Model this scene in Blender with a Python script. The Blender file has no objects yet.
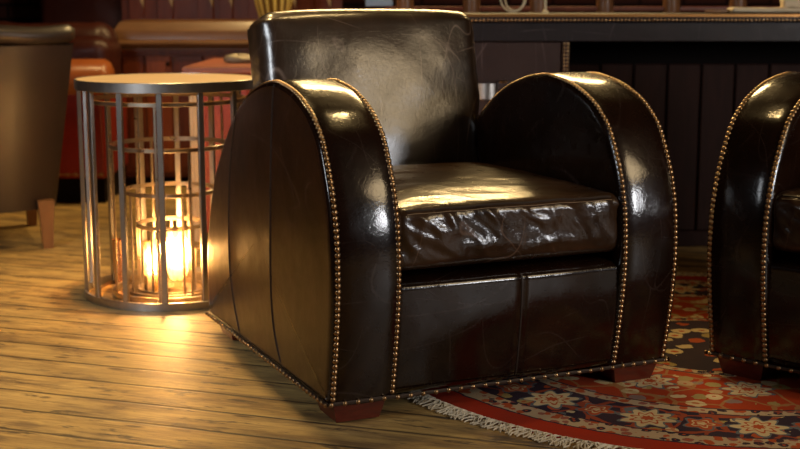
import bpy, bmesh, math, random
from mathutils import Vector, Matrix, noise
from mathutils.bvhtree import BVHTree
random.seed(7)
PI = math.pi
scn = bpy.context.scene
COL = scn.collection

# ------------------------------------------------------------------ objects
def tag(o, label=None, cat=None, group=None, kind=None):
    if label: o['label'] = label
    if cat: o['category'] = cat
    if group: o['group'] = group
    if kind: o['kind'] = kind
    return o

def empty(name, loc, rz=0, **k):
    o = bpy.data.objects.new(name, None); COL.objects.link(o)
    o.empty_display_size = .05
    o.location = loc; o.rotation_euler = (0, 0, rz)
    return tag(o, **k)

def copy_tree(o, parent=None):
    c = o.copy(); COL.objects.link(c)
    if parent: c.parent = parent
    for ch in list(o.children): copy_tree(ch, c)
    return c

class MB:
    def __init__(s): s.v = []; s.f = []
    def add(s, vs, fs, M=None):
        n = len(s.v)
        for p in vs:
            p = Vector(p)
            s.v.append(M @ p if M else p)
        s.f += [tuple(i + n for i in f) for f in fs]
        return s
    def grid(s, rows, cu=False, cv=False):
        """rows: list of equal-length point lists; cu closes along a row, cv closes across rows"""
        R, Cn = len(rows), len(rows[0]); vs = [p for r in rows for p in r]; fs = []
        for i in range(R if cv else R - 1):
            for j in range(Cn if cu else Cn - 1):
                a, b = i, (i + 1) % R; c, d = j, (j + 1) % Cn
                fs.append((a*Cn + c, a*Cn + d, b*Cn + d, b*Cn + c))
        return s.add(vs, fs)
    def box(s, x0, x1, y0, y1, z0, z1, bev=0.0, seg=2, M=None):
        bm = bmesh.new(); bmesh.ops.create_cube(bm, size=1)
        for v in bm.verts:
            v.co = Vector(((x0+x1)/2 + v.co.x*(x1-x0), (y0+y1)/2 + v.co.y*(y1-y0), (z0+z1)/2 + v.co.z*(z1-z0)))
        if bev: bmesh.ops.bevel(bm, geom=list(bm.edges), offset=bev, segments=seg, profile=.5, affect='EDGES')
        bm.verts.index_update()
        s.add([v.co.copy() for v in bm.verts], [tuple(v.index for v in f.verts) for f in bm.faces], M); bm.free(); return s
    def lathe(s, prof, seg=32, M=None, cap=True):
        vs = []; fs = []; n = len(prof)
        for r, z in prof:
            for k in range(seg):
                a = 2*PI*k/seg; vs.append((r*math.cos(a), r*math.sin(a), z))
        for i in range(n-1):
            for k in range(seg):
                k2 = (k+1) % seg; fs.append((i*seg+k, i*seg+k2, (i+1)*seg+k2, (i+1)*seg+k))
        if cap:
            fs.append(tuple(range(seg-1, -1, -1))); fs.append(tuple((n-1)*seg + k for k in range(seg)))
        return s.add(vs, fs, M)
    def tube(s, pts, r, seg=8, closed=False, taper=None):
        pts = [Vector(p) for p in pts]; n = len(pts); rows = []; up = None
        for i, p in enumerate(pts):
            a = pts[(i-1) % n] if (closed or i > 0) else p
            b = pts[(i+1) % n] if (closed or i < n-1) else p
            t = (b-a).normalized()
            if up is None:
                up = t.orthogonal().normalized()
            up = (up - t*up.dot(t))
            if up.length < 1e-5: up = t.orthogonal()
            up.normalize(); sd = t.cross(up)
            rr = r*(taper(i/(n-1)) if taper else 1)
            rows.append([p + (up*math.cos(2*PI*k/seg) + sd*math.sin(2*PI*k/seg))*rr for k in range(seg)])
        base = len(s.v); s.grid(rows, cu=True, cv=closed)
        if not closed:
            s.f.append(tuple(base + k for k in range(seg-1, -1, -1))); s.f.append(tuple(base + (n-1)*seg + k for k in range(seg)))
        return s
    def ringband(s, R, z0, z1, th, seg=72, cx=0, cy=0):
        M = Matrix.Translation((cx, cy, 0)); b = .0012
        pr = [(R-th, z0), (R-b, z0), (R, z0+b), (R, z1-b), (R-b, z1), (R-th, z1), (R-th, z0)]
        return s.lathe(pr, seg, M, cap=False)
    def build(s, name, mat, parent=None, sharp=35, smooth=True, fix=True, merge=True):
        bm = bmesh.new()
        vs = [bm.verts.new(p) for p in s.v]
        for f in s.f:
            try: bm.faces.new([vs[i] for i in f])
            except ValueError: pass
        if merge: bmesh.ops.remove_doubles(bm, verts=bm.verts, dist=1e-5)
        if fix: bmesh.ops.recalc_face_normals(bm, faces=bm.faces)
        for f in bm.faces: f.smooth = smooth
        me = bpy.data.meshes.new(name); bm.to_mesh(me); bm.free()
        if smooth: me.set_sharp_from_angle(angle=math.radians(sharp))
        if mat: me.materials.append(mat)
        o = bpy.data.objects.new(name, me); COL.objects.link(o)
        if parent: o.parent = parent
        return o

def rounded(x0, x1, y0, y1, z0, z1, r, step, fn=None):
    """dense rounded box as (verts, faces); fn(p, n) moves each point"""
    lo = Vector((x0, y0, z0)); hi = Vector((x1, y1, z1))
    def ticks(a, b):
        n = max(2, int((b-a-2*r)/step)); t = [a + r + (b-a-2*r)*i/n for i in range(n+1)]
        m = 4
        return [a + r - r*math.tan(PI/4*(m-i)/m) for i in range(m)] + t + [b - r + r*math.tan(PI/4*(i+1)/m) for i in range(m)]
    T = [ticks(lo[i], hi[i]) for i in range(3)]
    vs = []; fs = []
    for ax in range(3):
        u, w = (ax+1) % 3, (ax+2) % 3
        for side in (lo[ax], hi[ax]):
            base = len(vs); nu, nw = len(T[u]), len(T[w])
            for a in T[u]:
                for b in T[w]:
                    p = Vector((0, 0, 0)); p[ax] = side; p[u] = a; p[w] = b
                    q = Vector([min(max(p[i], lo[i]+r), hi[i]-r) for i in range(3)])
                    n = (p-q).normalized(); vs.append((q + n*r, n))
            for i in range(nu-1):
                for j in range(nw-1):
                    f = (base+i*nw+j, base+(i+1)*nw+j, base+(i+1)*nw+j+1, base+i*nw+j+1)
                    fs.append(f if side == hi[ax] else f[::-1])
    return [(fn(p, n) if fn else p) for p, n in vs], fs

def ridge(x, y, z=0, sc=1):
    n = noise.noise(Vector((x, y, z))*sc)
    return 1 - min(1, abs(n)*2.6)

# ------------------------------------------------------------------ material helpers
class NT:
    def __init__(s, name):
        s.m = bpy.data.materials.new(name); s.m.use_nodes = True
        s.t = s.m.node_tree; s.n = s.t.nodes; s.l = s.t.links
        s.b = s.n['Principled BSDF']
    def node(s, ty, ins=None, **at):
        n = s.n.new(ty)
        for k, v in at.items(): setattr(n, k, v)
        for k, v in (ins or {}).items():
            if isinstance(v, bpy.types.NodeSocket): s.l.new(v, n.inputs[k])
            else: n.inputs[k].default_value = v
        return n
    def math(s, op, a, b=0.0, c=0.0, clamp=False):
        n = s.node('ShaderNodeMath', {0: a, 1: b, 2: c}, operation=op); n.use_clamp = clamp; return n.outputs[0]
    def ramp(s, fac, stops, interp='LINEAR'):
        n = s.node('ShaderNodeValToRGB', {'Fac': fac}); cr = n.color_ramp; cr.interpolation = interp
        while len(cr.elements) < len(stops): cr.elements.new(0.5)
        for e, (p, c) in zip(cr.elements, stops): e.position = p; e.color = (c if len(c) == 4 else (*c, 1)) if isinstance(c, tuple) else (c, c, c, 1)
        return n.outputs['Color']
    def mix(s, fac, a, b, bt='MIX'):
        n = s.node('ShaderNodeMix', data_type='RGBA', blend_type=bt)
        for k, v in ((0, fac), (6, a), (7, b)):
            if isinstance(v, bpy.types.NodeSocket): s.l.new(v, n.inputs[k])
            else: n.inputs[k].default_value = v if k == 0 else (*v, 1) if len(v) == 3 else v
        return n.outputs[2]
    def coord(s, scale=(1, 1, 1), rot=(0, 0, 0), which='Object'):
        tc = s.node('ShaderNodeTexCoord')
        return s.node('ShaderNodeMapping', {'Vector': tc.outputs[which], 'Scale': scale, 'Rotation': rot}).outputs[0]
    def noise(s, v, scale, detail=4, rough=.5, dist=0.0):
        return s.node('ShaderNodeTexNoise', {'Vector': v, 'Scale': scale, 'Detail': detail, 'Roughness': rough, 'Distortion': dist}).outputs['Fac']
    def voro(s, v, scale, feature='F1', out='Distance', rnd=1.0):
        return s.node('ShaderNodeTexVoronoi', {'Vector': v, 'Scale': scale, 'Randomness': rnd}, feature=feature).outputs[out]
    def set(s, **k):
        for a, v in k.items():
            i = s.b.inputs[a.replace('_', ' ')]
            if isinstance(v, bpy.types.NodeSocket): s.l.new(v, i)
            else: i.default_value = (*v, 1) if isinstance(v, tuple) and len(v) == 3 else v
        return s
    def bump(s, h, strength=.3, dist=.002, prev=None):
        d = {'Height': h, 'Strength': strength, 'Distance': dist}
        if prev is not None: d['Normal'] = prev
        return s.node('ShaderNodeBump', d).outputs[0]

def leather(name, dark, warm, rough=.30, coat=.25, scratch=.5, crease=.25, spec=.22, crough=.16, gr=.2):
    t = NT(name); v = t.coord()
    n1 = t.noise(v, 6, 5, .6); n2 = t.noise(v, 30, 4, .6)
    base = t.mix(t.ramp(n1, [(.35, 0.), (.7, 1.)]), dark, warm)
    # fine pale scuffs: thin cell borders of a warped voronoi, broken up by noise
    lines = None
    for rot, sc, ns, wd in (((.3, .8, .2), (1.2, 3.5, 1.2), 1.1, .0016), ((1.1, .2, .9), (3.0, 1, 1), 1.3, .0018), ((.2, 1.9, 1.3), (1.4, 1.4, 4), 1.2, .0018), ((.9, .5, 2.2), (5, 1.5, 2), 1.2, .0022), ((1.9, 1.5, .7), (1.6, 6, 1.8), 1.4, .0028), ((.1, 2.5, 1.9), (7, 2, 3), 1.3, .004)):
        c_ = t.math('ABSOLUTE', t.math('SUBTRACT', t.noise(t.coord(sc, rot), ns, 0.), .5))
        l_ = t.ramp(c_, [(.0, 1.), (wd, 0.)])
        l_ = t.math('MULTIPLY', l_, t.ramp(t.noise(t.coord((1, 1, 1), rot), 7, 3), [(.44, 0.), (.60, 1.)]))
        lines = l_ if lines is None else t.math('MAXIMUM', lines, l_)
    lines = t.math('MULTIPLY', lines, scratch)
    col = t.mix(lines, base, tuple(min(1, c*5+.08) for c in warm))
    grain = t.voro(v, 420, 'F1')
    cr = t.voro(v, 90, 'DISTANCE_TO_EDGE')
    b0 = t.bump(grain, gr, .0006)
    b1 = t.bump(t.ramp(cr, [(0, 0.), (.08, 1.)]), crease*.5, .0008, b0)
    b2 = t.bump(n2, crease, .003, b1)
    b3 = t.bump(t.noise(v, 9, 2, .4, .3), .16, .010, b2)
    b4 = t.bump(lines, -.25, .001, b3)
    r = t.math('ADD', t.math('MULTIPLY', n2, .18), t.math('ADD', rough-.09, t.math('MULTIPLY', lines, .25)))
    t.set(Base_Color=col, Roughness=r, Normal=b4, Coat_Weight=coat, Coat_Roughness=crough, IOR=1.5, Specular_IOR_Level=spec, Coat_Normal=b4)
    return t.m

def metal(name, c, rough=.3, var=.15, bump=.05):
    t = NT(name); v = t.coord()
    n = t.noise(v, 60, 3)
    t.set(Base_Color=t.mix(n, c, tuple(x*(1-var*2) for x in c)), Metallic=1., Roughness=t.math('ADD', rough-.08, t.math('MULTIPLY', n, .16)), Normal=t.bump(t.noise(v, 300, 2), bump, .0005))
    return t.m

def wood(name, a, b, scale=(1, 12, 12), rough=.4, coat=.1, s=6):
    t = NT(name); v = t.coord(scale)
    n = t.noise(v, s, 6, .6, .8)
    t.set(Base_Color=t.mix(t.ramp(n, [(.3, 0.), (.7, 1.)]), a, b), Roughness=rough, Coat_Weight=coat, Coat_Roughness=.2, Normal=t.bump(n, .12, .002), Specular_IOR_Level=.3)
    return t.m

def plain(name, c, rough=.6, var=.25, s=15, metallic=0., bump=.1, **k):
    t = NT(name); v = t.coord(); n = t.noise(v, s, 4)
    t.set(Base_Color=t.mix(n, c, tuple(x*(1-var) for x in c)), Roughness=rough, Metallic=metallic, Normal=t.bump(n, bump, .002), **k)
    return t.m

M = {}
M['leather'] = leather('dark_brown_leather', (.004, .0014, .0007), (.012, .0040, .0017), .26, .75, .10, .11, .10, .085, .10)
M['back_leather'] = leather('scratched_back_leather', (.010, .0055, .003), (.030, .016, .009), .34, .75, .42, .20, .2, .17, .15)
M['candlelit_side_leather'] = leather('candlelit_side_leather', (.016, .0055, .0022), (.036, .0125, .0048), .32, .35, .08, .13, .18, .14, .12)  # same leather as the arms, candlelight on the outer sides put into its colour
M['worn_leather'] = leather('worn_cushion_leather', (.016, .008, .004), (.044, .021, .010), .30, .6, .25, .28, .15, .12, .15)
M['nail'] = metal('antique_brass_nail', (.40, .25, .125), .30)
M['cord'] = plain('dark_cord', (.03, .016, .01), .5)
M['seam'] = plain('seam_thread', (.022, .012, .007), .5)
M['stitch'] = plain('pale_stitch', (.22, .15, .09), .5)
M['mahogany'] = wood('mahogany_foot', (.12, .018, .008), (.06, .010, .006), (2, 2, 9), .3, .3)
M['steel'] = metal('brushed_steel', (.50, .47, .44), .34)
M['brass_steel'] = metal('warm_steel', (.62, .52, .40), .30)
M['tabletop'] = wood('pale_table_top', (.56, .41, .25), (.44, .31, .18), (1, 8, 1), .35, .2)
M['vinyl'] = plain('brown_vinyl', (.040, .025, .018), .42, .3, 8)
M['legwood'] = wood('brown_leg_wood', (.20, .085, .03), (.12, .05, .02), (4, 4, 1), .4)
M['redwood'] = wood('red_brown_wood', (.15, .032, .012), (.075, .014, .007), (6, 6, 1), .38, .2)
M['cornice'] = wood('cornice_wood', (.17, .080, .033), (.11, .048, .020), (1, 8, 8), .4, .2)
M['cabinet_orange'] = wood('orange_panel_wood', (.27, .065, .016), (.17, .035, .010), (6, 6, 1), .38, .2)
M['redpaint'] = plain('red_painted_panel', (.30, .022, .010), .45, .3)
M['redtop'] = plain('pinkish_red_top', (.30, .085, .045), .4, .2)
M['pale_post'] = wood('pale_fluted_post', (.55, .38, .22), (.42, .28, .15), (6, 6, 1), .5)
M['sofa_red'] = leather('deep_red_leather', (.16, .010, .006), (.24, .018, .009), .4, .1, .1, .2)
M['sofa_dark'] = leather('oxblood_leather', (.028, .006, .004), (.045, .010, .006), .40, .05, .1, .2)
M['sofa_lit'] = leather('lit_orange_leather', (.22, .055, .012), (.30, .085, .018), .36, .2, .1, .2)  # light falling on the sofa roll painted in as orange
M['bar_leather'] = leather('bar_dark_leather', (.014, .011, .012), (.024, .017, .018), .42, .1, .2, .2)
M['bar_panel'] = leather('bar_brown_leather', (.030, .016, .014), (.046, .026, .022), .45, .1, .3, .2)
M['bar_edge'] = plain('bar_edge_brass', (.42, .20, .06), .35, .2, metallic=.8)
M['darkboard'] = wood('dark_board', (.020, .007, .005), (.011, .004, .003), (8, 8, 1), .65, 0.)
M['darkboard'].node_tree.nodes['Principled BSDF'].inputs['Specular IOR Level'].default_value = .12
M['black'] = plain('black_recess', (.006, .003, .002), .8)
M['black'].node_tree.nodes['Principled BSDF'].inputs['Specular IOR Level'].default_value = .1
M['cloth'] = plain('cream_cloth', (.62, .50, .34), .85, .2, 30, bump=.3)
M['ivory'] = plain('ivory_cord', (.65, .52, .32), .6)
M['bluecard'] = plain('pale_blue_card', (.28, .36, .46), .6)
M['stone'] = plain('mottled_dish', (.34, .26, .15), .5, .5, 60)
M['yellow'] = plain('amber_yellow', (.55, .32, .06), .4)
M['wax'] = plain('candle_wax', (.8, .62, .38), .5, .1)
M['wax'].node_tree.nodes['Principled BSDF'].inputs['Subsurface Weight'].default_value = .3
M['copper'] = metal('copper_tumbler', (.62, .36, .22), .28)

def m_glass():
    t = NT('candle_glass'); o = t.n['Material Output']
    g = t.node('ShaderNodeBsdfGlossy', {'Color': (1, .93, .8, 1), 'Roughness': .08})
    tr = t.node('ShaderNodeBsdfTransparent', {'Color': (1, .93, .80, 1)})
    tl = t.node('ShaderNodeBsdfTranslucent', {'Color': (1, .80, .5, 1)})
    lw = t.node('ShaderNodeFresnel', {'IOR': 1.5})
    a = t.node('ShaderNodeMixShader', {0: .16, 1: tr.outputs[0], 2: tl.outputs[0]})
    f = t.node('ShaderNodeMixShader', {0: lw.outputs[0], 1: a.outputs[0], 2: g.outputs[0]})
    t.l.new(f.outputs[0], o.inputs[0]); return t.m
M['glass'] = m_glass()

def m_flame():
    t = NT('candle_flame')
    t.set(Base_Color=(1, .6, .2), Emission_Color=(1, .55, .18), Emission_Strength=260.); return t.m
M['flame'] = m_flame()

def m_floor():
    t = NT('pine_floorboards')
    ang = math.radians(18.3); tc = t.node('ShaderNodeTexCoord').outputs['Object']
    sp = t.node('ShaderNodeSeparateXYZ', {0: tc})
    x, y = sp.outputs[0], sp.outputs[1]
    u = t.math('SUBTRACT', t.math('MULTIPLY', x, math.cos(ang)), t.math('MULTIPLY', y, math.sin(ang)))
    w = t.math('ADD', t.math('MULTIPLY', x, math.sin(ang)), t.math('MULTIPLY', y, math.cos(ang)))
    wobble = t.math('MULTIPLY', t.math('SUBTRACT', t.noise(t.node('ShaderNodeCombineXYZ', {0: u}).outputs[0], 1.3, 2), .5), .006)
    wn = t.math('DIVIDE', t.math('SUBTRACT', t.math('ADD', w, wobble), 2.349), .122)
    idx = t.math('FLOOR', wn); fr = t.math('SUBTRACT', wn, idx)
    rnd = t.node('ShaderNodeTexWhiteNoise', {'W': idx}, noise_dimensions='1D').outputs['Value']
    # end joints
    un = t.math('DIVIDE', t.math('ADD', u, t.math('MULTIPLY', rnd, 7.3)), 5.2)
    ufr = t.math('SUBTRACT', un, t.math('FLOOR', un))
    edge = t.math('MINIMUM', fr, t.math('SUBTRACT', 1., fr))
    gap = t.ramp(edge, [(0., 1.), (.022, .9), (.055, 0.)])
    joint = t.ramp(t.math('MINIMUM', ufr, t.math('SUBTRACT', 1., ufr)), [(0., 1.), (.0006, 0.)])
    
    gvar = t.ramp(t.noise(t.node('ShaderNodeCombineXYZ', {0: t.math('MULTIPLY', u, .8), 1: idx}).outputs[0], 3, 3), [(.35, .5), (.55, 1.)])
    gap = t.math('MULTIPLY', gap, gvar)
    vec = t.node('ShaderNodeCombineXYZ', {0: t.math('MULTIPLY', u, 1.), 1: t.math('MULTIPLY', w, 14.), 2: t.math('MULTIPLY', rnd, 40.)}).outputs[0]
    grain = t.noise(vec, 3.2, 7, .65, .6); fine = t.noise(vec, 14, 4, .6)
    vec2 = t.node('ShaderNodeCombineXYZ', {0: t.math('MULTIPLY', u, 2.2), 1: t.math('MULTIPLY', w, 9.), 2: t.math('MULTIPLY', rnd, 20.)}).outputs[0]
    knot = t.voro(vec2, 1.6)
    blotch = t.noise(t.node('ShaderNodeCombineXYZ', {0: u, 1: t.math('MULTIPLY', w, 4.)}).outputs[0], 4.5, 5, .65)
    c = t.ramp(grain, [(.25, (.17, .092, .028)), (.45, (.40, .248, .080)), (.62, (.53, .345, .115)), (.8, (.64, .435, .17))])
    c = t.mix(t.math('MULTIPLY', t.ramp(fine, [(.48, 0.), (.68, 1.)]), .6), c, (.16, .10, .045))
    c = t.mix(t.math('MULTIPLY', rnd, .35), c, (.30, .21, .09))
    c = t.mix(t.ramp(blotch, [(.46, 0.), (.62, .75)]), c, (.13, .076, .036))
    c = t.mix(t.ramp(t.noise(vec2, 3.1, 4, .7), [(.57, 0.), (.65, .9)]), c, (.055, .035, .022))
    c = t.mix(t.ramp(knot, [(.05, .9), (.11, 0.)]), c, (.060, .028, .012))
    c = t.mix(gap, c, (.030, .018, .010))
    h = t.math('SUBTRACT', t.math('MULTIPLY', grain, .25), gap)
    t.set(Base_Color=c, Roughness=t.math('ADD', .38, t.math('MULTIPLY', fine, .28)), Normal=t.bump(h, .6, .003), Specular_IOR_Level=.45)
    return t.m
M['floor'] = m_floor()

RUG_R = .885
def m_rug():
    t = NT('persian_rug'); tc = t.node('ShaderNodeTexCoord').outputs['Object']
    dis = t.node('ShaderNodeTexNoise', {'Vector': tc, 'Scale': 30.0, 'Detail': 2.0}).outputs['Color']
    dv = t.node('ShaderNodeVectorMath', {0: t.node('ShaderNodeVectorMath', {0: dis, 1: (.5, .5, .5)}, operation='SUBTRACT').outputs[0], 'Scale': .012}, operation='SCALE').outputs[0]
    p = t.node('ShaderNodeVectorMath', {0: tc, 1: dv}, operation='ADD').outputs[0]
    sp = t.node('ShaderNodeSeparateXYZ', {0: p}); x, y = sp.outputs[0], sp.outputs[1]
    r = t.math('SQRT', t.math('ADD', t.math('MULTIPLY', x, x), t.math('MULTIPLY', y, y)))
    th = t.math('ARCTAN2', y, x)
    red = (.36, .040, .008); navy = (.026, .020, .034); cream = (.60, .46, .25); rust = (.42, .075, .02); blue = (.12, .14, .15); olive = (.34, .25, .09)
    def flower_band(rc, n, bg, ph=0., size=.05, c1=cream, c2=rust, c3=blue, pet=8.):
        """a ring of n petalled rosettes on bg, with scrolls between"""
        a = t.math('ADD', t.math('MULTIPLY', th, n/(2*PI)), ph)
        fa = t.math('SUBTRACT', t.math('SUBTRACT', a, t.math('FLOOR', a)), .5)
        px = t.math('MULTIPLY', fa, 2*PI*rc/n); py = t.math('SUBTRACT', r, rc)
        d = t.math('SQRT', t.math('ADD', t.math('MULTIPLY', px, px), t.math('MULTIPLY', py, py)))
        an = t.math('ARCTAN2', py, px)
        pt = t.math('ADD', 1., t.math('MULTIPLY', t.math('COSINE', t.math('MULTIPLY', an, pet)), .22))
        dd = t.math('DIVIDE', t.math('DIVIDE', d, size), pt)
        col = t.ramp(dd, [(0, c2), (.22, c1), (.42, c2), (.52, c1), (.80, c3), (.92, bg)], 'CONSTANT')
        return col, t.ramp(dd, [(0, 1.), (.92, 0.)], 'CONSTANT')
    def sprigs(scale, bg, cols, lo=.0, thr=.30, seed=0.):
        v = t.node('ShaderNodeVectorMath', {0: p, 1: (seed, seed*.7, 0)}, operation='ADD').outputs[0]
        vo = t.node('ShaderNodeTexVoronoi', {'Vector': v, 'Scale': scale, 'Randomness': .8})
        dn = t.math('ADD', vo.outputs['Distance'], t.math('MULTIPLY', t.math('SUBTRACT', t.noise(v, scale*2.6, 2), .5), .35))
        pick = t.node('ShaderNodeSeparateColor', {0: vo.outputs['Color']}).outputs[0]
        k = t.ramp(pick, [(i/len(cols), c) for i, c in enumerate(cols)], 'CONSTANT')
        inner = t.ramp(dn, [(0, 1.), (thr*.33, 0.)], 'CONSTANT'); m = t.ramp(dn, [(0, 1.), (thr, 0.)], 'CONSTANT')
        return t.mix(inner, t.mix(m, bg, k), rust)
    # red field with cream sprigs
    field = sprigs(19, red, [cream, (.46, .30, .15), olive, cream, (.24, .16, .14)], thr=.40)
    vines = t.voro(p, 10, 'DISTANCE_TO_EDGE', rnd=.9)
    field = t.mix(t.math('MULTIPLY', t.ramp(vines, [(0, 1.), (.035, 0.)], 'CONSTANT'), .55), field, olive)
    fb, fm = flower_band(.40, 11, red, .3, .060); field = t.mix(fm, field, fb)
    # medallion
    med = sprigs(17, navy, [cream, olive, rust, cream], seed=3., thr=.42)
    # navy border
    nav = sprigs(20, navy, [cream, olive, rust, blue], seed=7., thr=.34)
    vn = t.voro(t.node('ShaderNodeVectorMath', {0: p, 1: (2, 1, 0)}, operation='ADD').outputs[0], 12, 'DISTANCE_TO_EDGE')
    nav = t.mix(t.math('MULTIPLY', t.ramp(vn, [(0, 1.), (.04, 0.)], 'CONSTANT'), .7), nav, rust)
    nb, nm = flower_band(.672, 18, navy, .25, .064); nav = t.mix(nm, nav, nb)
    n2, nm2 = flower_band(.672, 18, navy, .75, .042, c1=rust, c2=cream, pet=5.); nav = t.mix(nm2, nav, n2)
    # guard stripes
    g = sprigs(42, (.48, .35, .21), [rust, navy, (.30, .10, .07), rust], seed=5., thr=.45)
    fac = t.math('DIVIDE', r, RUG_R)
    def band(lo, hi): return t.math('MULTIPLY', t.math('GREATER_THAN', r, lo), t.math('LESS_THAN', r, hi))
    c = t.mix(band(0, .255), field, med)
    c = t.mix(band(.255, .285), c, g)
    c = t.mix(band(.560, .598), c, g)
    c = t.mix(band(.598, .748), c, nav)
    c = t.mix(band(.748, .806), c, g)
    c = t.mix(band(.806, 2), c, (.38, .030, .010))
    for e in (.255, .285, .560, .598, .748, .806):
        c = t.mix(band(e-.003, e+.003), c, navy)
    pile = t.noise(tc, 500, 2); c = t.mix(t.math('MULTIPLY', pile, .35), c, (.05, .02, .015))
    c = t.mix(t.ramp(t.noise(tc, 7, 3), [(.4, 0.), (.8, .3)]), c, (.10, .05, .035))
    t.set(Base_Color=c, Roughness=.9, Normal=t.bump(pile, .5, .002), Specular_IOR_Level=.05)
    return t.m
M['rug'] = m_rug()
M['fringe'] = plain('rug_fringe_cotton', (.66, .57, .42), .9, .35, 40)

def m_brick():
    t = NT('dark_brick_wall')
    v = t.coord((1, 1, 1), (PI/2, 0, 0))
    b = t.node('ShaderNodeTexBrick', {'Vector': v, 'Color1': (.060, .018, .012, 1), 'Color2': (.040, .014, .010, 1), 'Mortar': (.008, .004, .003, 1), 'Scale': 1.0, 'Mortar Size': .008, 'Brick Width': .24, 'Row Height': .08})
    t.set(Base_Color=b.outputs['Color'], Roughness=.85, Specular_IOR_Level=.1, Normal=t.bump(b.outputs['Fac'], -.6, .006)); return t.m
M['brick'] = m_brick()
M['wallpaint'] = plain('dark_wall_plaster', (.045, .022, .014), .8)
M['ceil'] = plain('dark_ceiling', (.05, .032, .02), .8)

# ------------------------------------------------------------------ room
XL, XR, YF, YB, ZC = -3.2, 4.6, -2.8, 7.2, 2.7
def struct(name, mb, mat): return tag(mb.build(name, mat), kind='structure')
struct('floor', MB().box(XL, XR, YF, YB, -.1, 0), M['floor'])
struct('ceiling', MB().box(XL, XR, YF, YB, ZC, ZC+.1), M['ceil'])
struct('wall_back', MB().box(XL, XR, YB, YB+.12, 0, ZC), M['brick'])
struct('wall_left', MB().box(XL-.12, XL, YF, YB, 0, ZC), M['wallpaint'])
struct('wall_right', MB().box(XR, XR+.12, YF, YB, 0, ZC), M['wallpaint'])
struct('wall_front', MB().box(XL, XR, YF-.12, YF, 0, ZC), M['wallpaint'])

# ------------------------------------------------------------------ club armchair (local: x across, -y front)
W, DP, AW = .84, .886, .137
PROF = [(0, .047), (.012, .11), (.022, .17), (.033, .25), (.037, .32), (.033, .40), (.022, .46), (.002, .52), (-.040, .600), (-.08, .638), (-.12, .664),
        (-.2, .694), (-.29, .709), (-.34, .711), (-.43, .698), (-.54, .664), (-.64, .608), (-.73, .531), (-.82, .43), (-.875, .32), (-.905, .2), (-.90, .047)]
def catmull(P, n=8):
    out = []
    for i in range(len(P)-1):
        p0 = Vector(P[max(0, i-1)]); p1 = Vector(P[i]); p2 = Vector(P[i+1]); p3 = Vector(P[min(len(P)-1, i+2)])
        for k in range(n):
            u = k/n
            out.append(.5*((2*p1) + (p2-p0)*u + (2*p0-5*p1+4*p2-p3)*u*u + (3*p1-p0-3*p2+p3)*u**3))
    out.append(Vector(P[-1])); return out
def resample(pts, step):
    L = [0]
    for a, b in zip(pts, pts[1:]): L.append(L[-1] + (b-a).length)
    n = max(1, round(L[-1]/step)); out = []; j = 0
    for i in range(n+1):
        s = L[-1]*i/n
        while j < len(L)-2 and L[j+1] < s: j += 1
        u = (s-L[j])/max(1e-9, L[j+1]-L[j]); out.append(pts[j].lerp(pts[j+1], min(1, u)))
    return out
FINE = catmull(PROF)
def loc(l, f, z): return Vector((l - W/2, -f - DP/2, z))       # l across, f forward

def normals2(pts, closed):
    n = len(pts); out = []
    for i in range(n):
        a = pts[(i-1) % n] if closed or i else pts[i]; b = pts[(i+1) % n] if closed or i < n-1 else pts[i]
        d = (b-a).normalized(); out.append(Vector((d.y, -d.x)))
    return out

def dome(mb, p, n, r, h=.6):
    q = n.to_track_quat('Z', 'Y').to_matrix().to_4x4(); q.translation = p
    mb.lathe([(r, -.001), (r*.95, r*h*.35), (r*.68, r*h*.78), (r*.25, r*h)], 8, q)

def make_arm_mb(l0, sgn):
    """sgn=+1: outer side at l0, inner side towards +l"""
    main = resample(FINE, .016)
    bot = [Vector((-.90 + .90*i/24, .047)) for i in range(1, 24)]
    loop = main + bot
    N = normals2(loop, True)
    N = [n if (n.dot(loop[i]-Vector((-.45, .3))) > 0) else -n for i, n in enumerate(N)]
    sec = [(-.0135, -.024), (-.0135, -.017), (-.012, -.010), (-.009, -.004), (-.005, -.0005), (0, -.0015), (.006, .001), (.03, .0035), (.068, .0045),
           (.107, .0035), (.131, .001), (.137, -.0015), (.1415, -.0005), (.1445, -.004), (.147, -.010), (.148, -.017), (.148, -.024)]
    C = Vector((-.44, .33)); rows = []
    S = [.93, .85, .74, .6, .42, .22, .04]
    def ring(l, off, s=1.):
        out = []
        for p, n in zip(loop, N):
            q = p + n*off
            if s < 1: q = C + (q-C)*s
            out.append(loc(l0 + sgn*l, q.x, q.y))
        return out
    for s in reversed(S): rows.append(ring(-.0135 - .007*(1-s**3), -.024, s))
    for l, o in sec: rows.append(ring(l, o))
    for s in S: rows.append(ring(.148 + .003*(1-s**3), -.024, s))
    mb = MB(); mb.grid(rows, cu=True)
    n = len(loop); k = len(rows)
    mb.f.append(tuple(range(n))); mb.f.append(tuple((k-1)*n + i for i in reversed(range(n))))
    return mb

def bvh_of(mb): return BVHTree.FromPolygons([tuple(v) for v in mb.v], [f for f in mb.f])

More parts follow.
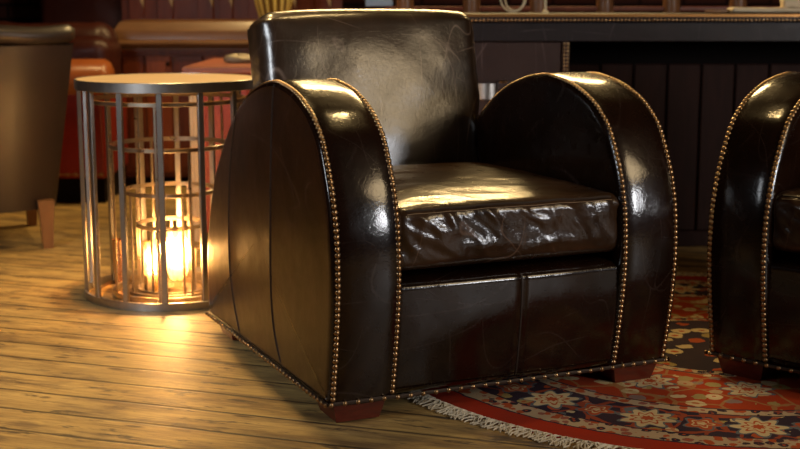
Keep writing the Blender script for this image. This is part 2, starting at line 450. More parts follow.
def make_armchair():
    root = empty('club_armchair', (0, 0, 0))
    for l0, sg in ((0, 1), (W, -1)):
        mb = make_arm_mb(l0, sg); arm = mb.build('arm', M['leather'], root, sharp=60)
        arm.data.materials.append(M['candlelit_side_leather'])
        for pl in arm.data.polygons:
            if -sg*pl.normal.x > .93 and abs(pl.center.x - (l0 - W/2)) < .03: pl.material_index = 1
        bv = bvh_of(mb)
        # two nail rows per arm
        for off in (0, AW):
            nb = MB(); rr = resample(FINE, .0128); nn = normals2(rr, False)
            for p, n in zip(rr[1:], nn[1:]):
                if n.dot(p-Vector((-.45, .3))) < 0: n = -n
                q = p - n*.0015
                dome(nb, loc(l0 + sg*off, q.x, q.y), Vector((0, -n.x, n.y)).normalized(), .0069, .75)
            nb.build('nailhead_trim', M['nail'], arm, sharp=80, merge=False)
        # vertical welted seams on the outer side
        for sm in ([(-.318, .706), (-.322, .6), (-.327, .49), (-.337, .30), (-.331, .15), (-.29, .052)], [(-.600, .625), (-.628, .55), (-.654, .45), (-.666, .32), (-.658, .19), (-.61, .052)]):
            pts = []
            for q in resample(catmull([Vector(s) for s in sm], 6), .02):
                o = loc(l0 - sg*.15, q.x, q.y); hit = bv.ray_cast(o, Vector((sg, 0, 0)))[0]
                if hit: pts.append(hit - Vector((sg*.0004, 0, 0)))
            if len(pts) > 3: MB().tube(pts, .0022, 6).build('side_seam', M['seam'], arm)
    # seat base with rolled front top
    def fb(p, n):
        if n.y < -.3:
            u = (p.x)/(W/2-AW)
            p = p + Vector((0, -(.004*max(0, 1-u*u) + .026*math.sin(PI*.5*min(1, max(0, (p.z-.05)/.24))))*(-n.y), 0))
            g = math.exp(-((p.x+.0 - .022)/.006)**2); p.y += .004*g
            p.y += .0022*noise.noise(Vector((p.x*9, 0, p.z*9)))
        return p
    x0, x1 = -(W/2-AW), (W/2-AW)
    v, f = rounded(x0-.014, x1+.014, -DP/2+.004, DP/2-.02, .048, .308, .022, .008, fb)
    mb = MB(); mb.add(v, f); bvf = bvh_of(mb); sb = mb.build('seat_base', M['leather'], root, sharp=80)
    pts = []
    for i in range(26):
        z = .060 + .235*i/25; h = bvf.ray_cast(Vector((.022, -DP, z)), Vector((0, 1, 0)))[0]
        if h: pts.append(h - Vector((0, .0005, 0)))
    MB().tube(pts, .0022, 6).build('centre_seam', M['seam'], sb)
    # seat cushion
    def fc(p, n):
        x, y, z = p
        u = x/(W/2-AW); wv = (y + .13)/.34
        if n.z > .2: p = p + Vector((0, 0, .022*max(0, 1-u**4)*max(0, 1-wv**4)*n.z + .0022*noise.noise(Vector((x*14, y*9, 3)))*n.z))
        if n.z > .5: p.z += .0018*ridge(x*9+y*3, y*14, 1.3)
        if n.y < -.25:
            a = x*22 + z*26; b = z*12 - x*5
            h = ridge(a*.62, b*.8, .7)*.9 + ridge(a*1.5, b*1.8, 4.1)*.5 + noise.noise(Vector((a*.4, b*.5, 9)))*.8
            m = min(1, max(0, (.462-z)/.02))*min(1, max(0, (z-.325)/.04))
            p = p + Vector((0, (-.0050*h + .002)*m*(-n.y), 0))
            p.y -= .008*max(0, 1-u**4)*m
        return p
    v, f = rounded(x0-.004, x1+.010, -DP/2-.016, .25, .322, .456, .026, .006, fc)
    mb = MB(); mb.add(v, f); bvc = bvh_of(mb); cu = mb.build('seat_cushion', M['worn_leather'], root, sharp=180)
    for nm, mt, rr, ang in (('front_piping', M['seam'], .0026, 50), ('stitching', M['stitch'], .0008, 33)):
        pts = []
        for i in range(90):
            x = x0+.028 + (x1-x0-.056)*i/89
            o = Vector((x, -DP/2-.016+.026, .456-.026)); d = Vector((0, -math.cos(math.radians(ang)), math.sin(math.radians(ang))))
            h = bvc.ray_cast(o + d*.3, -d)[0]
            if h: pts.append(h + d*.0004)
        MB().tube(pts, rr, 6).build(nm, mt, cu)
    # backrest, tilted
    T = Matrix.Translation((0, -DP/2+.640, .40)) @ Matrix.Rotation(-math.radians(14.2), 4, 'X')
    H = .490
    def fk(p, n):
        u = p.x/.283; w = (p.z - H/2)/(H/2)
        p = p.copy(); k_ = min(1, max(0, (p.z-.10)/.14)); p.x += (-.034 if p.x < 0 else .024)*abs(u)*k_
        if n.y < -.2:
            p = p + Vector((0, -.016*max(0, 1-u**4)*max(0, 1-w**4), 0))
            e = max(abs(u)**6, 0)
            p.y += .0025*noise.noise(Vector((p.x*9, 1, p.z*9))) + .0028*e*noise.noise(Vector((p.x*20, 3, p.z*40)))
        if abs(n.x) > .3: p.x += .003*noise.noise(Vector((1, p.y*20, p.z*30)))
        if n.z > .3: p.z -= .012*max(0, abs(u)**3) - .004
        return p
    v, f = rounded(-.285, .285, 0, .145, 0, H, .040, .010, fk)
    mb = MB(); mb.add(v, f, T); br = mb.build('backrest', M['back_leather'], root, sharp=180)
    loop = []
    hw, hh, cr = .2835, H/2+.0, .045
    for cx, cz, a0 in ((hw+.010-cr, H-cr-.01, 0), (-hw+cr, H-cr-.01, 90), (-hw+cr, cr, 180), (hw-cr, cr, 270)):
        for k in range(9):
            a = math.radians(a0 + 90*k/8); loop.append(T @ Vector(((cx + cr*math.cos(a))*(1.10 if cx < 0 and cz > .2 else 1.), .040, cz + cr*math.sin(a))))
    MB().tube(loop, .0028, 6, closed=True).build('back_piping', M['seam'], br)
    # outside back panel
    bp = MB(); v, f = rounded(x0, x1, DP/2-.055, DP/2+.005, .048, .56, .02, .03); bp.add(v, f)
    bp.build('back_panel', M['leather'], root, sharp=80)
    # bottom cord with spaced nails along front and both sides
    def prof_f(z): return .0
    z = .050
    path_front = [loc(-.006 + (W+.012)*i/40, .004 + (.004 if .14 < -.006 + (W+.012)*i/40 < .70 else 0), z) for i in range(41)]
    def side(l): return [loc(l, .002 - .90*i/40, z) for i in range(41)]
    for pth, nrm, name in ((path_front, Vector((0, -1, 0)), 'front_skirt_trim'), (side(-.0145), Vector((-1, 0, 0)), 'side_skirt_trim'), (side(W+.0145), Vector((1, 0, 0)), 'side_skirt_trim')):
        tm = MB().tube(pth, .0045, 6).build(name, M['cord'], root)
        nb = MB()
        stp = .030 if 'front' in name else .022
        for p in resample(pth, stp): dome(nb, p + nrm*.003, nrm, .0058, .75)
        nb.build('nailhead_trim', M['nail'], tm, sharp=80, merge=False)
    # tapered block feet
    for lx in (.066, W-.066):
        for fy in (-.070, -.82):
            ft = MB(); rows = []
            for zz, k in ((0, .80), (.004, .82), (.047, 1.)):
                a, b = .062*k, .060*k
                c = loc(lx, fy, zz)
                rows.append([c + Vector((sx*a, sy*b, 0)) for sx, sy in ((-1, -1), (1, -1), (1, 1), (-1, 1))])
            ft.grid(rows, cu=True); n0 = len(ft.v); ft.f.append((3, 2, 1, 0)); ft.f.append((n0-4, n0-3, n0-2, n0-1))
            ft.build('foot', M['mahogany'], root, sharp=20)
    return root

def pose(root, x0, y0, a):
    R = Vector((math.cos(a), math.sin(a), 0)); F = Vector((math.sin(a), -math.cos(a), 0))
    root.location = Vector((x0, y0, 0)) + R*W/2 - F*DP/2; root.rotation_euler = (0, 0, a)
chair = make_armchair()
tag(chair, 'whole dark brown leather club armchair with nail-studded round arms beside the cage side table', 'armchair', 'leather club armchairs')
chair2 = copy_tree(chair)
pose(chair, -.1419, 2.6227, .4249)
pose(chair2, .757, 3.0204, -.75); chair2.location.z = .0048; chair.location.z = .004
tag(chair2, 'dark leather club armchair standing on the rug, cut off by the right edge', 'armchair', 'leather club armchairs')

# ------------------------------------------------------------------ rug
RC = Vector((.82, 3.29, 0))
rug = MB().lathe([(RUG_R-.01, .0003), (RUG_R, .001), (RUG_R-.003, .0035), (RUG_R-.02, .0045), (.02, .0045), (.001, .0045)], 160).build('round_rug', M['rug'], sharp=60)
rug.location = RC
tag(rug, 'round red and navy patterned rug with cream fringe under the leather armchairs', 'rug')
fr = MB()
for i in range(1500):
    a = 2*PI*(i + random.random())/1500
    r0 = RUG_R - .012; L = .040 + .02*random.random(); tw = random.uniform(-.6, .6); pts = []
    for k in range(6):
        u = k/5; rr = r0 + L*u; aa = a + tw*.03*u + .008*math.sin(u*7 + i)
        pts.append((rr*math.cos(aa), rr*math.sin(aa), .0032 + .006*max(0, math.sin(PI*min(1, u*1.1)))*random.uniform(.5, 1.2)))
    fr.tube(pts, .0017, 4)
fo = fr.build('fringe', M['fringe'], rug, fix=False, merge=False); tag(fo, 'cream cotton fringe', kind='stuff')

# ------------------------------------------------------------------ cage side table
TX, TY, TR, TH = -.7082, 3.942, .276, .6655
tab = empty('cage_side_table', (TX, TY, 0), label='round metal cage side table with pale wooden top and glowing candles inside', cat='table')
ph0 = math.radians(-90 + 4.6)
MB().lathe([(TR-.012, TH-.022), (TR-.0045, TH-.022), (TR-.0045, TH-.003), (TR-.006, TH-.0015), (.001, TH-.0015)], 96).build('table_top', M['tabletop'], tab)
MB().ringband(TR, TH-.030, TH, .004).build('top_rim', M['steel'], tab)
MB().ringband(TR-.004, .0, .024, .007).build('base_ring', M['steel'], tab)
for k in range(14):
    a = ph0 + 2*PI*k/14; rr = TR-.012
    mm = Matrix.Translation((rr*math.cos(a), rr*math.sin(a), 0)) @ Matrix.Rotation(a, 4, 'Z')
    MB().box(-.006, .006, -.0085, .0085, .004, TH-.024, .0012, 1, mm).build('upright_bar', M['steel'], tab)
for R_, Z_, nb, ph in ((.238, .607, 5, .95), (.182, .468, 4, .5), (.144, .328, 5, .1), (.108, .222, 5, .5)):
    fr_ = MB().ringband(R_, Z_-.013, Z_, .005, 64).build('inner_frame', M['brass_steel'], tab)
    if R_ < .22: MB().ringband(R_+.004, .002+(.004 if R_ < .15 else 0), .020, .010, 64).build('base_ring', M['brass_steel'], fr_)
    else: MB().ringband(R_, .002, .014, .005, 64).build('base_ring', M['brass_steel'], fr_)
    for k in range(nb):
        a = ph + 2*PI*k/nb; rr = R_-.003
        mm = Matrix.Translation((rr*math.cos(a), rr*math.sin(a), 0)) @ Matrix.Rotation(a, 4, 'Z')
        MB().box(-.0025, .0025, -.004, .004, .006, Z_-.006, .0008, 1, mm).build('inner_bar', M['brass_steel'], fr_)
# metal tray the candles stand on
MB().lathe([(.140, .001), (.142, .003), (.140, .005), (.001, .005)], 64).build('candle_tray', M['brass_steel'], tab)
TZ = .0055
def flame(parent, z, h, r):
    pr = [(r*.25, 0), (r*.8, h*.15), (r, h*.33), (r*.78, h*.55), (r*.4, h*.78), (r*.05, h)]
    MB().lathe(pr, 16, Matrix.Translation((0, 0, z))).build('flame', M['flame'], parent)
def candle_light(loc, e, rad=.02):
    l = bpy.data.lights.new('candle_light', 'POINT'); l.energy = e; l.color = (1, .56, .22); l.shadow_soft_size = rad
    o = bpy.data.objects.new('candle_light', l); COL.objects.link(o); o.location = loc
# straight glass
c1 = empty('candle_glass', (-.762, 3.886, TZ), label='lit candle in a straight clear glass, left flame of two inside the cage table', cat='candle holder', group='lit candle glasses')
MB().lathe([(.018, 0), (.025, .002), (.026, .03), (.0245, .10), (.0245, .150), (.027, .166), (.0255, .166), (.0235, .15), (.0225, .10), (.023, .012), (.001, .01)], 32, cap=False).build('glass', M['glass'], c1)
MB().lathe([(.017, .012), (.0175, .060), (.015, .064), (.001, .062)], 24).build('candle', M['wax'], c1)
flame(c1, .066, .060, .0095)
# ribbed glass
c2 = empty('candle_glass', (-.692, 3.928, TZ), label='lit candle in a taller ribbed goblet, right flame of two inside the cage table', cat='candle holder', group='lit candle glasses')
mb = MB(); rows = []
for z, r in ((.0, .030), (.006, .030), (.012, .012), (.030, .011), (.042, .024), (.07, .034), (.11, .037), (.15, .034), (.175, .028), (.195, .028)):
    rows.append([Vector((r*(1+.05*math.cos(12*2*PI*k/96)*(z > .04))*math.cos(2*PI*k/96), r*(1+.05*math.cos(12*2*PI*k/96)*(z > .04))*math.sin(2*PI*k/96), z)) for k in range(96)])
mb.grid(rows, cu=True); mb.build('glass', M['glass'], c2)
MB().lathe([(.018, .050), (.020, .074), (.016, .078), (.001, .076)], 24).build('candle', M['wax'], c2)
flame(c2, .080, .070, .0105)
candle_light((-.762, 3.886, .125), 9.); candle_light((-.692, 3.928, .135), 12.)
# unlit tumbler at left
c3 = MB().lathe([(.016, 0), (.0195, .002), (.0235, .14), (.0245, .147), (.0235, .147), (.0225, .14), (.018, .006), (.001, .005)], 32, cap=False).build('metal_tumbler', M['copper'])
c3.location = (-.855, 3.895, .012); c3.rotation_euler = (0, math.radians(-4), 0)
c3.location = (-.893, 4.04, .0005); c3.rotation_euler = (0, 0, 0)
tag(c3, 'tall unlit copper coloured tumbler left of the candles inside the cage table', 'tumbler')
# small candle stand at right
c4 = empty('candle_stand', (-.632, 3.952, TZ), label='small round dish on thin legs right of the candles inside the cage table', cat='candle stand')
MB().lathe([(.001, .128), (.020, .128), (.024, .136), (.022, .136), (.018, .131), (.001, .131)], 24, cap=False).build('dish', M['brass_steel'], c4)
for k in range(3):
    a = k*2*PI/3 + .3
    MB().tube([(.020*math.cos(a), .020*math.sin(a), 0), (.014*math.cos(a), .014*math.sin(a), .129)], .0018, 6).build('leg', M['brass_steel'], c4)

# ------------------------------------------------------------------ brown chair seen from behind (left)
bc = empty('lounge_chair', (-1.600, 4.86, 0), math.radians(22), label='brown padded chair seen from behind at the left edge, on light wooden legs', cat='chair')
def curved_back(z): return 0
rows = []; NX = 28
def outline(u, z):   # u -1..1 across, returns x,y of the outer back surface
    t = min(1, max(0, (z-.14)/.68)); hw = .255 + .085*t
    y = -.30 - .11*t + .10*(abs(u)**2.4)
    return u*hw, y
Zs = [.14, .16, .25, .4, .55, .68, .745]
mb = MB()
outer = [[Vector((*outline(-1+2*i/NX, z), z)) for i in range(NX+1)] for z in Zs]
inner = [[p + Vector((0, .06, 0)) for p in r] for r in outer]
full = [o + i[::-1] for o, i in zip(outer, inner)]
mb.grid(full, cu=True); n = len(full[0]); mb.f.append(tuple(range(n))); mb.f.append(tuple((len(full)-1)*n + i for i in range(n)))
bk = mb.build('backrest', M['vinyl'], bc, sharp=50)
pts = [Vector((outline(-1+2*i/NX, .775)[0]*1.01, outline(-1+2*i/NX, .775)[1]+.022, .778 + .004*math.sin(i*.5))) for i in range(NX+1)]
tb = MB(); rws = []
for i, p in enumerate(pts):
    e = 1 if 0 < i < NX else .55
    rws.append([p + Vector((0, math.cos(a)*.045*e, math.sin(a)*.034*e)) for a in [2*PI*k/16 for k in range(16)]])
tb.grid(rws, cu=True); tb.f.append(tuple(range(16))); tb.f.append(tuple(NX*16+k for k in range(16)))
tb.build('top_roll', M['vinyl'], bc, sharp=60)
sp_ = [Vector((*outline(-1+2*i/NX, .742), .744)) + Vector((0, -.001, 0)) for i in range(NX+1)]
MB().tube(sp_, .003, 6).build('seam', M['black'], bc)
v, f = rounded(-.225, .225, -.24, .26, .15, .42, .04, .05); s_ = MB(); s_.add(v, f); s_.build('seat', M['vinyl'], bc, sharp=80)
for sx in (-1, 1):
    for y in (-.27, .22):
        rr = []
        for z, w, k in ((0, .018, .02), (.08, .022, .008), (.175, .030, 0)):
            c = Vector((sx*(.21), y + (-k if y < 0 else k)*.8, z)); rr.append([c + Vector((a*w, b*w, 0)) for a, b in ((-1, -1), (1, -1), (1, 1), (-1, 1))])
        lg = MB(); lg.grid(rr, cu=True); lg.f.append((3, 2, 1, 0)); lg.f.append((8, 9, 10, 11)); lg.build('leg', M['legwood'], bc, sharp=40)

# ------------------------------------------------------------------ red leather sofa, far left
so = empty('chesterfield_sofa', (-1.70, 5.88, 0), label='dark red leather sofa with rolled orange lit arm behind the brown chair', cat='sofa')
SX0, SX1 = -.75, .42      # local x
v, f = rounded(SX0, SX1-.02, -.18, .28, .115, .52, .03, .06); s_ = MB(); s_.add(v, f); sb = s_.build('base', M['sofa_red'], so, sharp=80)
nb = MB()
for k in range(30): dome(nb, Vector((SX1-.05-k*.038, -.183, .135)), Vector((0, -1, 0)), .009)
nb.tube([(SX0+.03, -.182, .135), (-.2, -.182, .135), (SX1-.045, -.182, .135)], .003, 6)
nb.build('nailhead_trim', M['nail'], sb, merge=False)
MB().box(SX0+.03, SX1-.05, -.13, .26, .0, .118).build('plinth', M['black'], so)  # solid black block stands in for the shadow under the sofa
def roll(xa, xb, y, z, r, name, mat):
    m = MB(); rw = []
    for x, k in ((xa, .55), (xa+.012, .85), (xa+.035, 1), (xb-.035, 1), (xb-.012, .85), (xb, .55)):
        rw.append([Vector((x, y + math.cos(a)*r*k, z + math.sin(a)*r*k*.85)) for a in [2*PI*q/28 for q in range(28)]])
    m.grid(rw, cu=True); m.f.append(tuple(range(28))); m.f.append(tuple(5*28+q for q in range(28))); return m.build(name, mat, so, sharp=60)
roll(SX0, SX1, -.11, .555, .105, 'front_roll', M['sofa_lit'])
v, f = rounded(SX0, SX1-.03, .06, .29, .44, .80, .09, .05, lambda p, n: p + n*(.012*noise.noise(p*9))); s_ = MB(); s_.add(v, f); s_.build('backrest', M['sofa_dark'], so, sharp=180)
v, f = rounded(SX1-.26, SX1-.02, -.06, .26, .50, .74, .08, .04, lambda p, n: p + n*(.010*noise.noise(p*12))); s_ = MB(); s_.add(v, f); ar = s_.build('arm', M['sofa_dark'], so, sharp=180)

# second dark leather back with studs, further back
wb = empty('wing_chair', (-1.56, 6.93, 0), label='dark oxblood leather winged chair with brass studs in the shade left of the cabinet', cat='chair')
v, f = rounded(-.34, .20, -.06, .10, .05, 1.12, .05, .05, lambda p, n: p + n*(.014*noise.noise(p*8))); s_ = MB(); s_.add(v, f); wk = s_.build('backrest', M['sofa_dark'], wb, sharp=180)
nb = MB()
for k in range(16): dome(nb, Vector((.150, -.066, .62 + k*.032)), Vector((0, -1, 0)), .010)
nb.tube([(.150, -.065, .60), (.150, -.065, .85), (.150, -.065, 1.11)], .004, 6)
nb.build('nailhead_trim', M['steel'], wk, merge=False)

# ------------------------------------------------------------------ panelled cabinet
cb = empty('panelled_cabinet', (-.80, 6.2, 0), label='long reddish wooden cabinet with heavy moulded cornice and door panels behind the cage table', cat='cabinet')
cx0, cx1 = -.545, .50
MB().box(cx0, cx1, .06, .40, .05, .672, .004, 1).build('body', M['redwood'], cb)
MB().box(cx0+.03, cx1-.03, .09, .38, 0, .052).build('plinth', M['black'], cb)
# moulded cornice: swept profile with mitred left end
prof = [(.060, .668), (.045, .668), (.045, .676), (.020, .684), (.004, .690), (.0, .700), (.004, .709), (.022, .714), (.030, .716), (.034, .756), (.036, .760), (.060, .800), (.085, .808)]
rws = []
for y, z in prof:
    o = .06 - y
    rws.append([Vector((cx0 - o, .40, z)), Vector((cx0 - o, y, z)), Vector((cx1 + o, y, z)), Vector((cx1 + o, .40, z))])
m = MB(); m.grid(rws); n = len(m.v); m.f.append((n-4, n-3, n-2, n-1)); m.build('cornice', M['cornice'], cb, sharp=30)
MB().box(cx0-.002, cx1+.002, .052, .061, .652, .668, .002, 1).build('moulding', M['redwood'], cb)
for i, (a, b) in enumerate(((-.535, -.432), (-.422, -.302), (-.290, -.150), (-.140, .0), (.01, .15), (.16, .30), (.31, .49))):
    d = MB().box(a, b, .044, .062, .075, .640, .004, 1).build('door', M['cabinet_orange'] if i in (1, 3) else M['redwood'], cb)
    MB().box(a+.022, b-.022, .039, .046, .10, .615, .003, 1).build('door_panel', M['cabinet_orange'] if i in (1, 3) else M['redwood'], d)
    if i == 1: MB().lathe([(.005, 0), (.005, .012), (.011, .016), (.009, .024), (.001, .026)], 16, Matrix.Translation((b-.013, .044, .60)) @ Matrix.Rotation(PI/2, 4, 'X')).build('knob', M['black'], d)

# vase on cabinet: ribbed gold
vz = MB(); rows = []
for i in range(25):
    z = .27*i/24; r = .062 + .028*math.sin(min(1, z/.16)*PI*.5)*(1 if z < .16 else 1) - .035*max(0, (z-.17)/.10)
    tw = z*5
    rows.append([Vector((r*(1+.10*math.cos(14*(2*PI*k/112)+tw*2))*math.cos(2*PI*k/112), r*(1+.10*math.cos(14*(2*PI*k/112)+tw*2))*math.sin(2*PI*k/112), z)) for k in range(112)])
vz.grid(rows, cu=True); vz.f.append(tuple(range(112)))
def m_gold():
    t = NT('ribbed_gold'); v = t.coord(); sp = t.node('ShaderNodeSeparateXYZ', {0: v})
    th = t.math('ARCTAN2', sp.outputs[1], sp.outputs[0])
    w = t.math('COSINE', t.math('ADD', t.math('MULTIPLY', th, 14.), t.math('MULTIPLY', sp.outputs[2], 10.)))
    t.set(Base_Color=t.ramp(w, [(.0, (.14, .07, .01)), (.45, (.62, .42, .08)), (1., (.80, .60, .18))]), Roughness=.35); return t.m
vo = vz.build('ribbed_vase', m_gold(), sharp=80); vo.location = (-.615, 6.36, .808)
tag(vo, 'gold and brown twisted ribbed vase standing on the cabinet behind the armchair back', 'vase')

# ------------------------------------------------------------------ red table with pale leg
rt = empty('red_table', (-.55, 5.2, 0), label='low red table with pinkish top and pale fluted corner post between cage table and cabinet', cat='table')
MB().box(-.258, .24, -.40, .42, .632, .655, .003, 1).build('table_top', M['redtop'], rt)
MB().box(-.205, .22, -.372, .40, .03, .632, .003, 1).build('side_panel', M['redpaint'], rt)
for x in (-.205, -.05, .11): MB().box(x, x+.03, -.380, -.371, .03, .632, .002, 1).build('stile', M['redpaint'], rt)
pp = MB(); pts = []
N_ = 60; hw = .023
per = []
for k in range(N_):
    u = k/N_*4; s = int(u); t_ = (u-s)*2-1; d = .0022*abs(math.sin((u-s)*PI*3)) 
    c = [(t_*hw, -hw+d), (hw-d, t_*hw), (-t_*hw, hw-d), (-hw+d, -t_*hw)][s]; per.append(c)
pp.grid([[Vector((x-.211, y-.375, z)) for x, y in per] for z in (.0, .632)], cu=True)
pp.f.append(tuple(range(N_))); pp.f.append(tuple(N_+k for k in range(N_)))
pp.build('fluted_leg', M['pale_post'], rt, sharp=30)
# things on the red table
ds = MB(); rows = []
for z, r in ((0, .045), (.006, .062), (.016, .066), (.026, .055), (.030, .03), (.031, .002)):
    rows.append([Vector((r*(1+.12*math.sin(3*a+1)+.05*math.sin(7*a))*math.cos(a), .7*r*(1+.1*math.sin(2*a))*math.sin(a), z*(1+.2*math.sin(2*a)))) for a in [2*PI*k/40 for k in range(40)]])
ds.grid(rows, cu=True); ds.f.append(tuple(range(40))); do = ds.build('stone_dish', M['stone'], sharp=80); do.location = (-.640, 5.15, .6552)
tag(do, 'flat mottled brown dish on the red table', 'dish')
yc = MB().lathe([(.026, 0), (.032, .003), (.035, .03), (.028, .048), (.012, .055), (.001, .056)], 32).build('amber_pot', M['yellow']); yc.location = (-.548, 5.10, .6552)
tag(yc, 'small rounded amber yellow pot on the red table beside the mottled dish', 'pot')

# ------------------------------------------------------------------ leather-clad bar
br = empty('bar_counter', (.9, 4.5, 0), label='long dark leather bar counter with brass studded edge behind the armchairs', cat='bar counter')
bx0, bx1 = -1.05, 2.0
MB().box(bx0, bx1, -.02, .50, .825, .853, .004, 2).build('counter_top', M['bar_leather'], br)
MB().box(bx0-.001, bx1+.001, -.0225, -.017, .842, .8525, .001, 1).build('brass_edge', M['bar_edge'], br)
nb = MB(); x = bx0+.02
while x < bx1: dome(nb, Vector((x, -.0205, .832)), Vector((0, -1, 0)), .0055); x += .0135
nb.build('nailhead_trim', M['nail'], br, merge=False)
MB().box(bx0+.01, bx1-.01, 0, .03, .758, .826, .003, 1).build('fascia', M['bar_leather'], br)
MB().box(bx0+.02, -.338, .012, .03, .03, .757, .004, 1).build('front_panel', M['bar_panel'], br)
MB().box(-.338, -.312, .0, .40, .0, .757, .003, 1).build('stile', M['bar_panel'], br)
nb = MB(); z = .05
while z < .75: dome(nb, Vector((-.331, -.001, z)), Vector((0, -1, 0)), .0048); dome(nb, Vector((-.319, -.001, z)), Vector((0, -1, 0)), .0048); z += .0125
nb.build('nailhead_trim', M['nail'], br, merge=False)
MB().box(-.312, bx1-.02, .36, .40, .03, .757).build('recess_back', M['black'], br)  # near-black panel, deep shade behind the boards put into its colour
x = -.298
while x < bx1-.1:
    MB().box(x+.003, x+.119, .20, .222, .06, .672, .004, 1).build('vertical_board', M['darkboard'], br); x += .123
MB().box(-.31, bx1-.02, .19, .38, .0, .06, .004, 1).build('plinth', M['darkboard'], br)
MB().box(bx0+.02, bx0+.05, .03, .40, 0, .757).build('end_panel', M['bar_panel'], br)
# metal catch and leather strap on the front panel
cl = MB()
rows = []
for i in range(13):
    x = -.628 + .068*i/12; y = .010 - .012*math.sin(PI*i/12)
    rows.append([Vector((x, y, .558)), Vector((x, y-.003, .559)), Vector((x, y-.003, .613)), Vector((x, y, .614)), Vector((x, y+.003, .613)), Vector((x, y+.003, .559))])
cl.grid(rows, cu=True); cl.f.append(tuple(range(6))); cl.f.append(tuple(12*6+k for k in range(6)))
cl.build('metal_catch', M['steel'], br, sharp=50)
st = MB().box(-.562, -.518, -.012, .012, .552, .622, .006, 2).build('strap', M['bar_panel'], br)
nb = MB(); dome(nb, Vector((-.548, -.010, .621)), Vector((0, -.5, .8)).normalized(), .008); dome(nb, Vector((-.534, -.010, .621)), Vector((0, -.5, .8)).normalized(), .008); nb.build('stud', M['nail'], st, merge=False)

# cloth roll with brush on bar
cr_ = empty('cloth_roll', (1.30, 4.62, .853), label='cream folded cloth lying on the bar top at the right', cat='cloth')
def fcl(p, n): return p + Vector((0, 0, .004*noise.noise(Vector((p.x*20, p.y*30, 1)))))
v, f = rounded(-.135, .40, -.05, .05, 0.0045, .020, .007, .012, fcl); s_ = MB(); s_.add(v, f); s_.build('folded_sheet', M['cloth'], cr_, sharp=180)
v, f = rounded(.045, .115, -.03, .03, .016, .052, .014, .008, lambda p, n: p + n*(.007*noise.noise(p*45))); s_ = MB(); s_.add(v, f); s_.build('crumpled_end', M['cloth'], cr_, sharp=180)
hd = MB().tube([(0, 0, 0), (.03, 0, 0), (.085, .004, 0)], .007, 10, taper=lambda u: .8+.3*math.sin(u*3)).build('wooden_rod', M['legwood']); hd.location = (1.075, 4.605, .8605)
tag(hd, 'short wooden rod sticking out left of the cream cloth on the bar', 'rod')

# railing behind bar
rl = empty('wooden_railing', (.62, 5.3, 0), label='dark wooden railing with turned posts behind the bar and armchair', cat='railing')
for i in range(7):
    x = -.60 + i*.270
    if x > 2: break
    pr = [(.030, 0), (.030, .06), (.020, .10), (.032, .42), (.036, .60), (.026, .74), (.030, .80), (.036, .845), (.034, .90), (.036, .95), (.022, 1.0), (.028, 1.05)]
    MB().lathe(pr, 16, Matrix.Translation((x, 0, 0))).build('post', M['legwood'], rl)
MB().box(-.68, 1.2, -.035, .035, 1.05, 1.10, .008, 2).build('top_rail', M['legwood'], rl)
MB().box(-.68, 1.2, -.014, .014, .858, .876, .003, 1).build('lower_rail', M['redwood'], rl)
bl = MB().box(-.055, .055, -.010, .010, 0, .05, .002, 1).build('blue_card', M['bluecard']); bl.location = (-.085, 5.3, .8765)
tag(bl, 'pale blue card standing on the railing above the armchair back', 'card')

# coil of pale cord and pale rod behind the bar
cc = MB(); 
for r, cxx, cz in ((.055, 0, 0), (.040, .006, -.012)):
    pts = [Vector((cxx + r*math.cos(a)*.9, .01*math.sin(2*a), cz + r*math.sin(a)*1.15)) for a in [2*PI*k/40 for k in range(40)]]
    cc.tube(pts, .0032, 6, closed=True)
co = cc.build('cord_coil', M['ivory']); co.location = (.425, 4.92, .853+.0665)
tag(co, 'coiled pale cord standing on the back of the bar top', 'cord')
rd = MB().lathe([(.012, 0), (.012, .006), (.005, .010), (.0045, .16), (.001, .165)], 12).build('pale_taper', M['ivory']); rd.location = (.545, 4.90, .853)
tag(rd, 'thin pale upright taper on the bar top right of the coiled cord', 'taper candle')

# partition of shaped boards behind the cabinet
pt = empty('slatted_partition', (-1.0, 6.80, 0), label='dark wooden partition of upright shaped boards behind the cabinet', cat='partition')
for a, b in ((-.41, -.33), (-.26, -.18), (-.05, .03), (.06, .13), (.21, .30), (.38, .46), (.56, .64)):
    m = MB().box(a, b, -.012, .012, .0, 1.25, .003, 1).build('board', M['redwood'], pt)
    w = MB(); w.add([(b-.040, -.016, .97), (b+.002, -.016, .97), (b-.002, -.016, .865), (b-.040, -.012, .97), (b+.002, -.012, .97), (b-.002, -.012, .865)], [(0, 2, 1), (3, 4, 5), (0, 1, 4, 3), (1, 2, 5, 4), (2, 0, 3, 5)])
    w.build('carved_point', M['pale_post'], m, smooth=False)
MB().box(-.45, .70, .012, .03, .0, 1.25).build('backing', M['redwood'], pt)

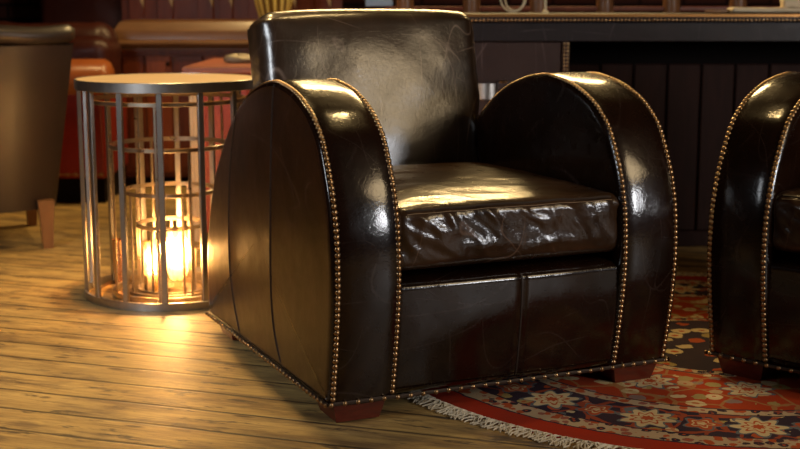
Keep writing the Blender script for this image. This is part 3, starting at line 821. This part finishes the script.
# ------------------------------------------------------------------ light
def area(name, loc, target, sx, sy, e, col, spread=None):
    l = bpy.data.lights.new(name, 'AREA'); l.shape = 'RECTANGLE'; l.size = sx; l.size_y = sy; l.energy = e; l.color = col
    if spread: l.spread = math.radians(spread)
    o = bpy.data.objects.new(name, l); COL.objects.link(o); o.location = loc
    o.rotation_euler = (Vector(target)-Vector(loc)).to_track_quat('-Z', 'Y').to_euler(); return o
area('window_daylight', (3.6, .2, 1.35), (.2, 3., .5), .5, .8, 62, (.97, .97, 1.))
area('window_daylight_left', (-2.0, 1.2, 1.6), (-.6, 3.7, .4), .6, .8, 7, (.90, .95, 1.), 60)
def spot(name, loc, target, e, col, size, blend, rad):
    l = bpy.data.lights.new(name, 'SPOT'); l.energy = e; l.color = col; l.spot_size = math.radians(size); l.spot_blend = blend; l.shadow_soft_size = rad
    o = bpy.data.objects.new(name, l); COL.objects.link(o); o.location = loc
    o.rotation_euler = (Vector(target)-Vector(loc)).to_track_quat('-Z', 'Y').to_euler(); return o
WARM = (1., .68, .28)
spot('ceiling_spot_floor', (-.68, 3.95, 2.6), (-.80, 3.62, 0), 250, WARM, 64, .8, .08)
spot('ceiling_spot_chair', (.35, 3.5, 2.6), (.05, 3.2, .4), 42, WARM, 70, .7, .07)
spot('ceiling_spot_back', (-.9, 5.3, 2.6), (-.9, 5.9, .5), 95, WARM, 80, .8, .08)
area('back_lamp', (.35, 6.0, 2.2), (.1, 3.2, .5), 1.7, .30, 75, WARM)
fl_ = area('front_fill', (2.9, 1.0, 2.25), (.1, 3.2, .6), 1.1, 1.1, 33, (1., .74, .42)); fl_.data.shape = 'DISK'  # unseen warm fill, added to brighten the backrest and front panel

w = bpy.data.worlds.new('room_ambient'); scn.world = w; w.use_nodes = True
w.node_tree.nodes['Background'].inputs[0].default_value = (.9, .75, .6, 1); w.node_tree.nodes['Background'].inputs[1].default_value = .05

# ------------------------------------------------------------------ camera
cam = bpy.data.cameras.new('camera'); co_ = bpy.data.objects.new('camera', cam); COL.objects.link(co_)
cam.sensor_width = 36; cam.lens = 1289.3*36/800
co_.location = (0, 0, .8906); co_.rotation_euler = (PI/2 - .17038, 0, 0)
cam.clip_start = .05
cam.dof.use_dof = True; cam.dof.focus_distance = 2.85; cam.dof.aperture_fstop = 4.0
scn.camera = co_
scn.view_settings.view_transform = 'Standard'; scn.view_settings.look = 'None'; scn.view_settings.gamma = 1
scn.view_settings.exposure = 0.0; scn.view_settings.use_curve_mapping = False
